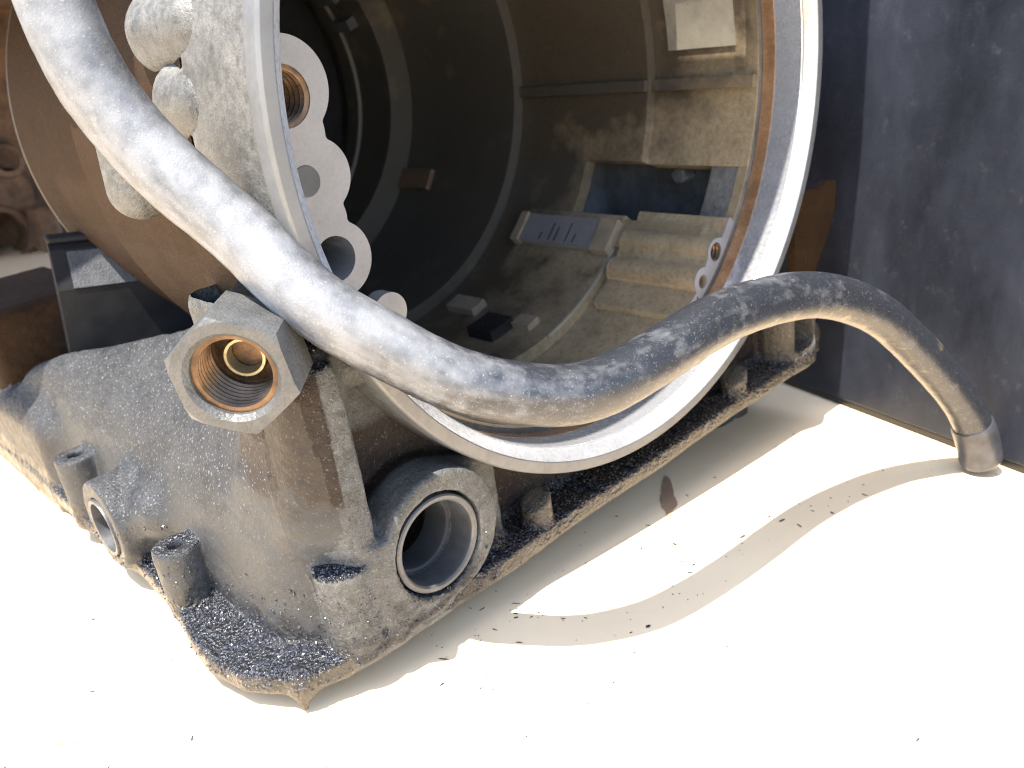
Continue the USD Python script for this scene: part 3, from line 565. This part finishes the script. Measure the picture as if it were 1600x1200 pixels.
obj('inner_ridge', wall(0.1120, R2 + 0.0004, 0.0755, 0.1597, -8.0, -5.5), 'cast_inside', case, 25, prim=inb)
for a in (20, 31, 42): obj('clutch_spline', wall(0.0855, R4 + 0.0004, 0.262, 0.2795, a, a + 4), 'sleeve_metal', case, 25)

# ------------------------------------------------------------------ outside of the bell: barrel, lugs, unseen overhangs added for shade
bar = [(0.1312, 0.0393), (0.1300, 0.046), (0.1290, 0.05), (0.1290, 0.0745), (0.1220, 0.0775), (0.1218, 0.158), (0.1154, 0.163), (0.1153, 0.248), (0.0998, 0.2535), (0.0995, 0.3062), (0.0992, 0.3062), (0.0992, 0.2504), (0.1152, 0.2501),
       (0.1152, 0.1604), (0.1217, 0.1601), (0.1217, 0.0754), (0.1287, 0.0751), (0.1287, 0.0393)]
obj('barrel', trimesh.util.concatenate([wall_prof for wall_prof in (lathe(bar, 160, C, a0=66, a1=360 + WN0 - 4.0, closed=True), lathe(bar, 24, C, a0=WN1 + 4.0, a1=SK0 - 3, closed=True))]), 'cast_brown', case, 30, prim={'oil': zero, 'brown': lambda p: 0.35 + 0 * p[:, 0]})
def lug(name, p, q, r, matn='cast_pale', r2=None):
    s1, s2 = Manifold.sphere(r, 40).translate(list(p)), Manifold.sphere(r2 or r, 40).translate(list(q))
    m = Manifold.batch_hull([s1, s2]).refine_to_length(0.003)
    t = tm(m); t.vertices += 0.0012 * (fbm(t.vertices * 90, 2, 2)[:, None] - 0.5) * t.vertex_normals
    obj(name, t, matn, case, 60, prim={'oil': zero, 'brown': zero})
def on_bell(a, r, y): return np.array([XC + r * math.cos(math.radians(a)), y, ZC + r * math.sin(math.radians(a))])
lug('flange_lug', on_bell(173.3, 0.1222, 0.036), on_bell(173.3, 0.1235, 0.0475), 0.0118)
lug('flange_lug', on_bell(183, 0.1225, 0.036), on_bell(182, 0.1235, 0.052), 0.0112)
lug('flange_lug', on_bell(164.5, 0.1235, 0.036), on_bell(164.5, 0.1245, 0.060), 0.0115)
lug('flange_lug', on_bell(198, 0.1185, 0.036), on_bell(198, 0.1175, 0.062), 0.0105)
m3 = Manifold.batch_hull([Manifold.sphere(r, 40).translate(list(on_bell(a_, rr_, yy))) for a_, rr_, yy, r in ((176.0, 0.1335, 0.079, 0.0085), (183.5, 0.1335, 0.079, 0.0095), (179, 0.112, 0.07, 0.012))]).refine_to_length(0.003)
obj('barrel_lug', tm(m3), 'cast_pale', case, 60, prim={'oil': zero, 'brown': zero})
obj('barrel_rib', wall(0.1212, 0.1246, 0.082, 0.157, 171, 173), 'cast_brown', case, 25, prim={'oil': zero, 'brown': zero})
obj('added_shade_ear', tm(rbox((0.2835, -0.0058, 0.205), (0.31, 0.05, 0.42), 0.003)), 'cast_pale', case, 40, prim={'oil': zero, 'brown': zero})  # unseen ear, added to throw shade on the panel
sp = rbox((0.018, 0.085, 0.238), (0.075, 0.34, 0.262), 0.006)
obj('added_shade_pad', tm(Manifold.batch_boolean([sp, rbox((-0.06, 0.215, 0.240), (0.03, 0.34, 0.260), 0.006)], __import__('manifold3d').OpType.Add)), 'cast_brown', case, 40, prim={'oil': zero, 'brown': zero})  # unseen pads, added to shade the barrel and the block
# thin curved fin behind the ring at right
finp = shapely.Polygon([(0.286, 0.089), (0.300, 0.0885), (0.3065, 0.0865), (0.315, 0.0890), (0.3235, 0.0872), (0.3225, 0.076), (0.318, 0.066), (0.309, 0.055), (0.3012, 0.045), (0.294, 0.040), (0.286, 0.045)]).buffer(0.0006)
obj('bracket_fin', plate(finp, 0.0032, 0.0068), 'cast_brown', case, 30, prim={'oil': zero, 'brown': zero})

# ------------------------------------------------------------------ bore sleeve
BC = (0.058, 0, 0.0335)
obj('bore_sleeve', lathe([(0.0134, -0.0020), (0.0138, -0.0034), (0.0144, -0.0039), (0.0154, -0.0040), (0.0159, -0.0036), (0.0160, 0.0055), (0.0150, 0.0055), (0.0150, 0.001), (0.0141, 0.0005), (0.0137, 0.006), (0.0134, 0.006)], 96, BC), 'sleeve_metal', case, 30)
obj('inner_bushing', lathe([(0.0118, 0.008), (0.0122, 0.0072), (0.0133, 0.0072), (0.0133, 0.018), (0.0118, 0.018)], 80, BC), 'sleeve_metal', case, 30)
obj('bore_plug', lathe([(0, 0.046), (0.0132, 0.046), (0.0132, 0.0495), (0, 0.0495)], 48, BC), 'dark_metal', case, 30)
obj('shaft_end', lathe([(0, 0.021), (0.0068, 0.0215), (0.0080, 0.023), (0.0083, 0.0459), (0, 0.0459)], 48, (BC[0] - 0.0045, 0, BC[2] + 0.001)), 'sleeve_metal', case, 30)
obj('side_hole_bushing', lathe([(0.0098, -0.0016), (0.0112, -0.0018), (0.0114, -0.001), (0.0114, 0.026), (0.0098, 0.026)], 64, (0, 0.1215, 0.0255), axis='x'), 'sleeve_metal', case, 30)
obj('socket_liner', tm(rbox((0.2795, 0.0135, 0.016), (0.2945, 0.0152, 0.042), 0.0006)), 'brass', case, 30)

# ------------------------------------------------------------------ hex fitting screwed into the flange
HN = np.array([-0.69, -0.715, -0.07]); HN /= np.linalg.norm(HN); HC = np.array([0.0085, -0.0035, 0.1078])
def hexm(af, l0, l1, roll, chamfer):
    rc = af / 2 / math.cos(math.pi / 6)
    hx = CrossSection([[(rc * math.cos(math.radians(roll + 60 * i)), rc * math.sin(math.radians(roll + 60 * i))) for i in range(6)]]).extrude(l1 - l0).translate([0, 0, l0])
    cone = Manifold.cylinder(l1 - l0 + 0.02, af / 2 + 0.0006 + (l1 - l0 + 0.02) * 1.7, af / 2 + 0.0006, 96).translate([0, 0, l0 - 0.02])
    return hx ^ cone
M = trimesh.geometry.align_vectors([0, 0, 1], HN)
def hexput(t):
    t = t.copy(); t.apply_transform(M); t.apply_translation(HC); return t
fit = UsdGeom.Xform.Define(stage, str(case.GetPath()) + '/hex_fitting').GetPrim()
bodyh = hexm(0.0282, -0.018, 0.0, 5, 0.002) - Manifold.cylinder(0.05, 0.0106, 0.0106, 64).translate([0, 0, -0.0175]) - Manifold.cylinder(0.003, 0.0104, 0.0128, 64).translate([0, 0, -0.0018])
obj('hex_body', hexput(tm(bodyh)), 'hex_metal', fit, 25)
th = lathe([(r, -y) for r, y in threads(0.0092, 0.0026, 0.0165, 0.0018, 0.0011)], 96); th.vertices = th.vertices[:, [0, 2, 1]]; th.fix_normals()
obj('thread', hexput(th), 'thread_metal', fit, 20)
ir = lathe([(0.0042, -0.0128), (0.0045, -0.0120), (0.0052, -0.0120), (0.0056, -0.0128), (0.0056, -0.0162), (0.0042, -0.0162)], 64); ir.vertices = ir.vertices[:, [0, 2, 1]]; ir.fix_normals()
ir.apply_translation([0, 0, 0]); obj('inner_seat', hexput(ir), 'brass', fit, 30)
co = Manifold.cylinder(0.03, 0.0125, 0.0128, 64).translate([0, 0, -0.0475]); obj('collar', hexput(tm(co)), 'dark_metal', fit, 30)

# ------------------------------------------------------------------ black block on the casing
blk = thing('steel_block', 'dark oily steel block with a dusty grey sloping face behind the hex fitting', 'metal block')
def along_x(poly, x0, x1):
    t = trimesh.creation.extrude_polygon(poly, x1 - x0, engine='earcut'); v = t.vertices
    t.vertices = np.stack([x0 + v[:, 2], v[:, 0], v[:, 1]], 1); t.fix_normals(); return t
def tip8(t):
    t.apply_transform(trimesh.transformations.rotation_matrix(math.radians(7), [0, 1, 0], [0.03, 0, 0.05])); t.apply_transform(trimesh.transformations.rotation_matrix(math.radians(-13), [0, 0, 1], [0.031, 0.2215, 0])); return t
obj('block_body', tip8(along_x(shapely.Polygon([(0.2215, 0.040), (0.242, 0.040), (0.242, 0.112), (0.236, 0.1135), (0.2305, 0.110), (0.2222, 0.093)]).buffer(-0.001).buffer(0.001), 0.031, 0.105)), 'dark_metal', blk, 30)
obj('skylit_face', tip8(along_x(shapely.Polygon([(0.2218, 0.0937), (0.2228, 0.0931), (0.2303, 0.1082), (0.2294, 0.1090)]), 0.0375, 0.080)), 'block_grey', blk, 30)  # grey strip painting the sky light on the slope
obj('top_strip', tip8(tm(rbox((0.0305, 0.2325, 0.1125), (0.1, 0.242, 0.116), 0.0015))), 'dark_metal', blk, 30)

# ------------------------------------------------------------------ rubber hose
HP = [[0.0075, 0.0375, 0.2117], [0.0084, 0.0367, 0.1969], [0.0091, 0.0329, 0.1805], [0.0128, 0.0281, 0.1665], [0.0177, 0.0208, 0.1539], [0.0257, 0.0093, 0.1384], [0.0334, -0.0078, 0.1187],
      [0.0438, -0.0187, 0.1062], [0.0546, -0.0286, 0.0955], [0.0717, -0.0394, 0.0863], [0.0836, -0.044, 0.0829], [0.1041, -0.0475, 0.0825], [0.1389, -0.049, 0.0851], [0.1729, -0.0489, 0.0816], [0.2008, -0.0514, 0.0758], [0.2387, -0.0589, 0.0559], [0.2674, -0.0683, 0.0263], [0.2868, -0.0766, -0.0022], [0.2915, -0.0809, -0.0226]]
HS = spline(HP, 420)
hr = np.full(420, 0.0083); tt = np.linspace(0, 1, 420)
hr *= 1 + 0.05 * sstep(0.5, 0.1, tt) - 0.07 * sstep(0.6, 1.0, tt)
ht = tube(HS, hr, 64)
kk = np.repeat(tt, 64); kk = np.r_[kk, 0, 1]
q = np.r_[np.repeat(np.arange(420), 64), 0, 419]
nrm = (ht.vertices - HS[q]); nrm /= np.maximum(np.linalg.norm(nrm, axis=1)[:, None], 1e-9)
ht.vertices += nrm * (0.0003 * (fbm(ht.vertices * 300, 3, 7) - 0.5) + 0.0006 * (fbm(ht.vertices * 60, 2, 1) - 0.5))[:, None]
hose = thing('rubber_hose', 'dusty black rubber hose curving down across the open bell to the table', 'hose')
v, f, n = meshkit.arrays(ht, True)
sun_face = nrm @ (np.array([-0.62, -0.42, 0.66]))                       # paler towards the sun: a painted highlight over the dusty streaks
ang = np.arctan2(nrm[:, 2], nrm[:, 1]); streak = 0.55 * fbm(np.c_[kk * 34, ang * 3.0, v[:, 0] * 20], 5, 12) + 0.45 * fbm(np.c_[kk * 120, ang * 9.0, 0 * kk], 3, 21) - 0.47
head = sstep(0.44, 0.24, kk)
dust_sheen = 0.29 - 0.15 * (1 - head) - 0.05 * sstep(0.6, 0.85, kk) + sun_face * (0.40 * head + 0.10 * (1 - head)) + streak * (0.46 + 0.10 * head - 0.16 * sstep(0.6, 0.75, kk))
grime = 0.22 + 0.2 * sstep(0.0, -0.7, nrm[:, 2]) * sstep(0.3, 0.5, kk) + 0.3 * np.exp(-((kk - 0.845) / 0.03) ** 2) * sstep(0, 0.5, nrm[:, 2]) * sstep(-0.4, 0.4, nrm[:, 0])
put_mesh(path_for('/World/rubber_hose', 'tube'), w(v), f, w(n), 'rubber', {'dust_sheen': dust_sheen, 'grime': grime})
e0, e1 = HS[-36], HS[-1]; ax = (HS[-1] - HS[-20]); ax /= np.linalg.norm(ax)
cuff = tube(np.array([HS[-18] , HS[-17], HS[-12], HS[-7], HS[-1], HS[-1] + ax * 0.001, HS[-1] + ax * 0.002]), [0.0081, 0.0087, 0.0088, 0.0088, 0.0087, 0.0085, 0.0078], 48)
obj('end_cuff', cuff, 'cuff_plastic', hose, 40)

# ------------------------------------------------------------------ spacer under the right end of the rail
sp0 = w([0.283, 0.012, 0.0]); spacer = thing('rubber_spacer', 'small ragged black rubber pad propping up the right end of the casing rail', 'spacer')
pad = tm(rbox((sp0[0] - 0.02, sp0[1] + 0.02, 0.0), (sp0[0] + 0.012, sp0[1] + 0.06, sp0[2] + 0.0053), 0.004).refine_to_length(0.003)); pad.vertices[:, :2] += 0.004 * (np.stack([fbm(pad.vertices * 160, 2, 1), fbm(pad.vertices * 160, 2, 2)], 1) - 0.5)
pad.vertices[:, 2] = np.maximum(pad.vertices[:, 2], 0.0002)
obj('pad', pad, 'spacer_rubber', spacer, 30, frame=False)

# ------------------------------------------------------------------ rusty casting far behind at left
rc = thing('rusty_casting', 'tall rust-brown old casting with round bolt holes far behind at left', 'casting')
def face_xz(poly, y0, y1): return plate(poly, y0, y1)
obj('casting_wall', tm(rbox((-0.35, 1.12, 0.003), (0.55, 1.18, 0.46), 0.006)), 'rust', rc, 30, frame=False)
bp = shapely.box(-0.05, 0.002, 0.262, 0.150).difference(disc(0.214, 0.026, 0.03)).difference(disc(0.238, 0.118, 0.014)).difference(shapely.Polygon([(0.225, 0.1505), (0.27, 0.16), (0.27, 0.09)]).buffer(0.008))
obj('bolt_pad', face_xz(bp, 1.075, 1.1195), 'rust', rc, 30, frame=False)
for cx, cz, r in ((0.214, 0.026, 0.030), (0.238, 0.118, 0.014)):
    obj('bolt_ring', lathe([(r, 1.066), (r + 0.006, 1.067), (r + 0.009, 1.0745), (r, 1.0745)], 48, (cx, 0, cz)), 'rust', rc, 30, frame=False)
obj('casting_rib', tm(rbox((0.245, 1.03, 0.002), (0.275, 1.0745, 0.06), 0.008)), 'rust', rc, 30, frame=False)
obj('added_shade_flange', trimesh.creation.box(bounds=[(-0.35, 0.55, 0.30), (0.55, 1.1195, 0.33)]), 'rust', rc, False, frame=False)  # unseen overhang, added to shade the far end of the table

# ------------------------------------------------------------------ marks and dirt on the table
rng = np.random.default_rng(5)
def blob(c, rx, ry, ang, zz, seed, n=26, rag=0.5):
    a = np.linspace(0, 2 * np.pi, n, endpoint=False); r = 1 + rag * (fbm(np.stack([np.cos(a) * 1.3 + seed, np.sin(a) * 1.3, 0 * a], 1), 3, seed) - 0.5) * 2
    x, y = rx * r * np.cos(a), ry * r * np.sin(a); ca, sa = math.cos(ang), math.sin(ang)
    poly = shapely.Polygon(np.stack([c[0] + x * ca - y * sa, c[1] + x * sa + y * ca], 1)).buffer(0)
    if poly.geom_type != 'Polygon': poly = max(poly.geoms, key=lambda g: g.area)
    t = trimesh.creation.extrude_polygon(poly, 0.0003, engine='earcut'); t.apply_translation([0, 0, zz]); return t
def px(p): q = w(p); return q[:2]
d0, d1 = px([0.205, 0.023, -0.0205]), px([0.169, -0.006, -0.0169])
obj('oil_drip', blob((d0 + d1) / 2, 0.020, 0.0025, math.atan2(*(d1 - d0)[::-1]), 0.0002, 3, n=60, rag=0.22), 'oil_stain', table, False, frame=False)
obj('oil_drip', blob(d0 * 0.35 + d1 * 0.65, 0.009, 0.0034, math.atan2(*(d1 - d0)[::-1]), 0.00024, 9, n=60, rag=0.35), 'oil_stain', table, False, frame=False)
for c, rx, ry, sd in ((px([-0.004, -0.0155, 0]), 0.006, 0.0022, 1), (px([-0.047, 0.047, 0.004]), 0.0045, 0.0009, 2)):
    obj('paint_mark', blob(c, rx, ry, -0.75, 0.0002, sd, n=50, rag=0.9), 'yellow_paint', table, False, frame=False)
for k in range(7):
    obj('oil_smear', blob((-0.012 - 0.03 * rng.random(), 0.2 + 0.1 * rng.random()), 0.006 + 0.012 * rng.random(), 0.002 + 0.003 * rng.random(), rng.random() * 3, 0.0002 + 0.00002 * k, 20 + k, rag=0.8), 'thin_oil', table, False, frame=False)
fl_ = []
def fleck(x, y, s):
    a = rng.random() * 6.28; L, W_ = s * (0.7 + rng.random()), s * (0.15 + 0.4 * rng.random() ** 2)
    m = trimesh.creation.icosphere(1, 1.0); m.vertices *= [L, W_, max(0.00015, 0.2 * W_)]; m.vertices *= 1 + 0.5 * (rng.random((len(m.vertices), 1)) - 0.5)
    m.apply_transform(trimesh.transformations.rotation_matrix(a, [0, 0, 1])); m.apply_translation([x, y, 0.0003]); return m
for k in range(230):
    fx = rng.uniform(0.04, 0.33); fl_.append(fleck(fx, -0.012 - 0.09 * fx + rng.normal() * 0.02, 0.00025 + 0.0009 * rng.random() ** 3))
for k in range(22): fl_.append(fleck(rng.uniform(-0.07, 0.24), rng.uniform(-0.15, -0.02), 0.00025 + 0.0005 * rng.random() ** 3))
for k in range(50): fl_.append(fleck(rng.uniform(-0.07, 0.0), rng.uniform(0.02, 0.3), 0.0003 + 0.0009 * rng.random() ** 3))
o = obj('dirt_flecks', trimesh.util.concatenate(fl_), 'fleck', '/World', 60, frame=False)
tag(o, 'tiny dark metal and dirt flecks scattered over the table around the casing', 'dirt', kind='stuff')
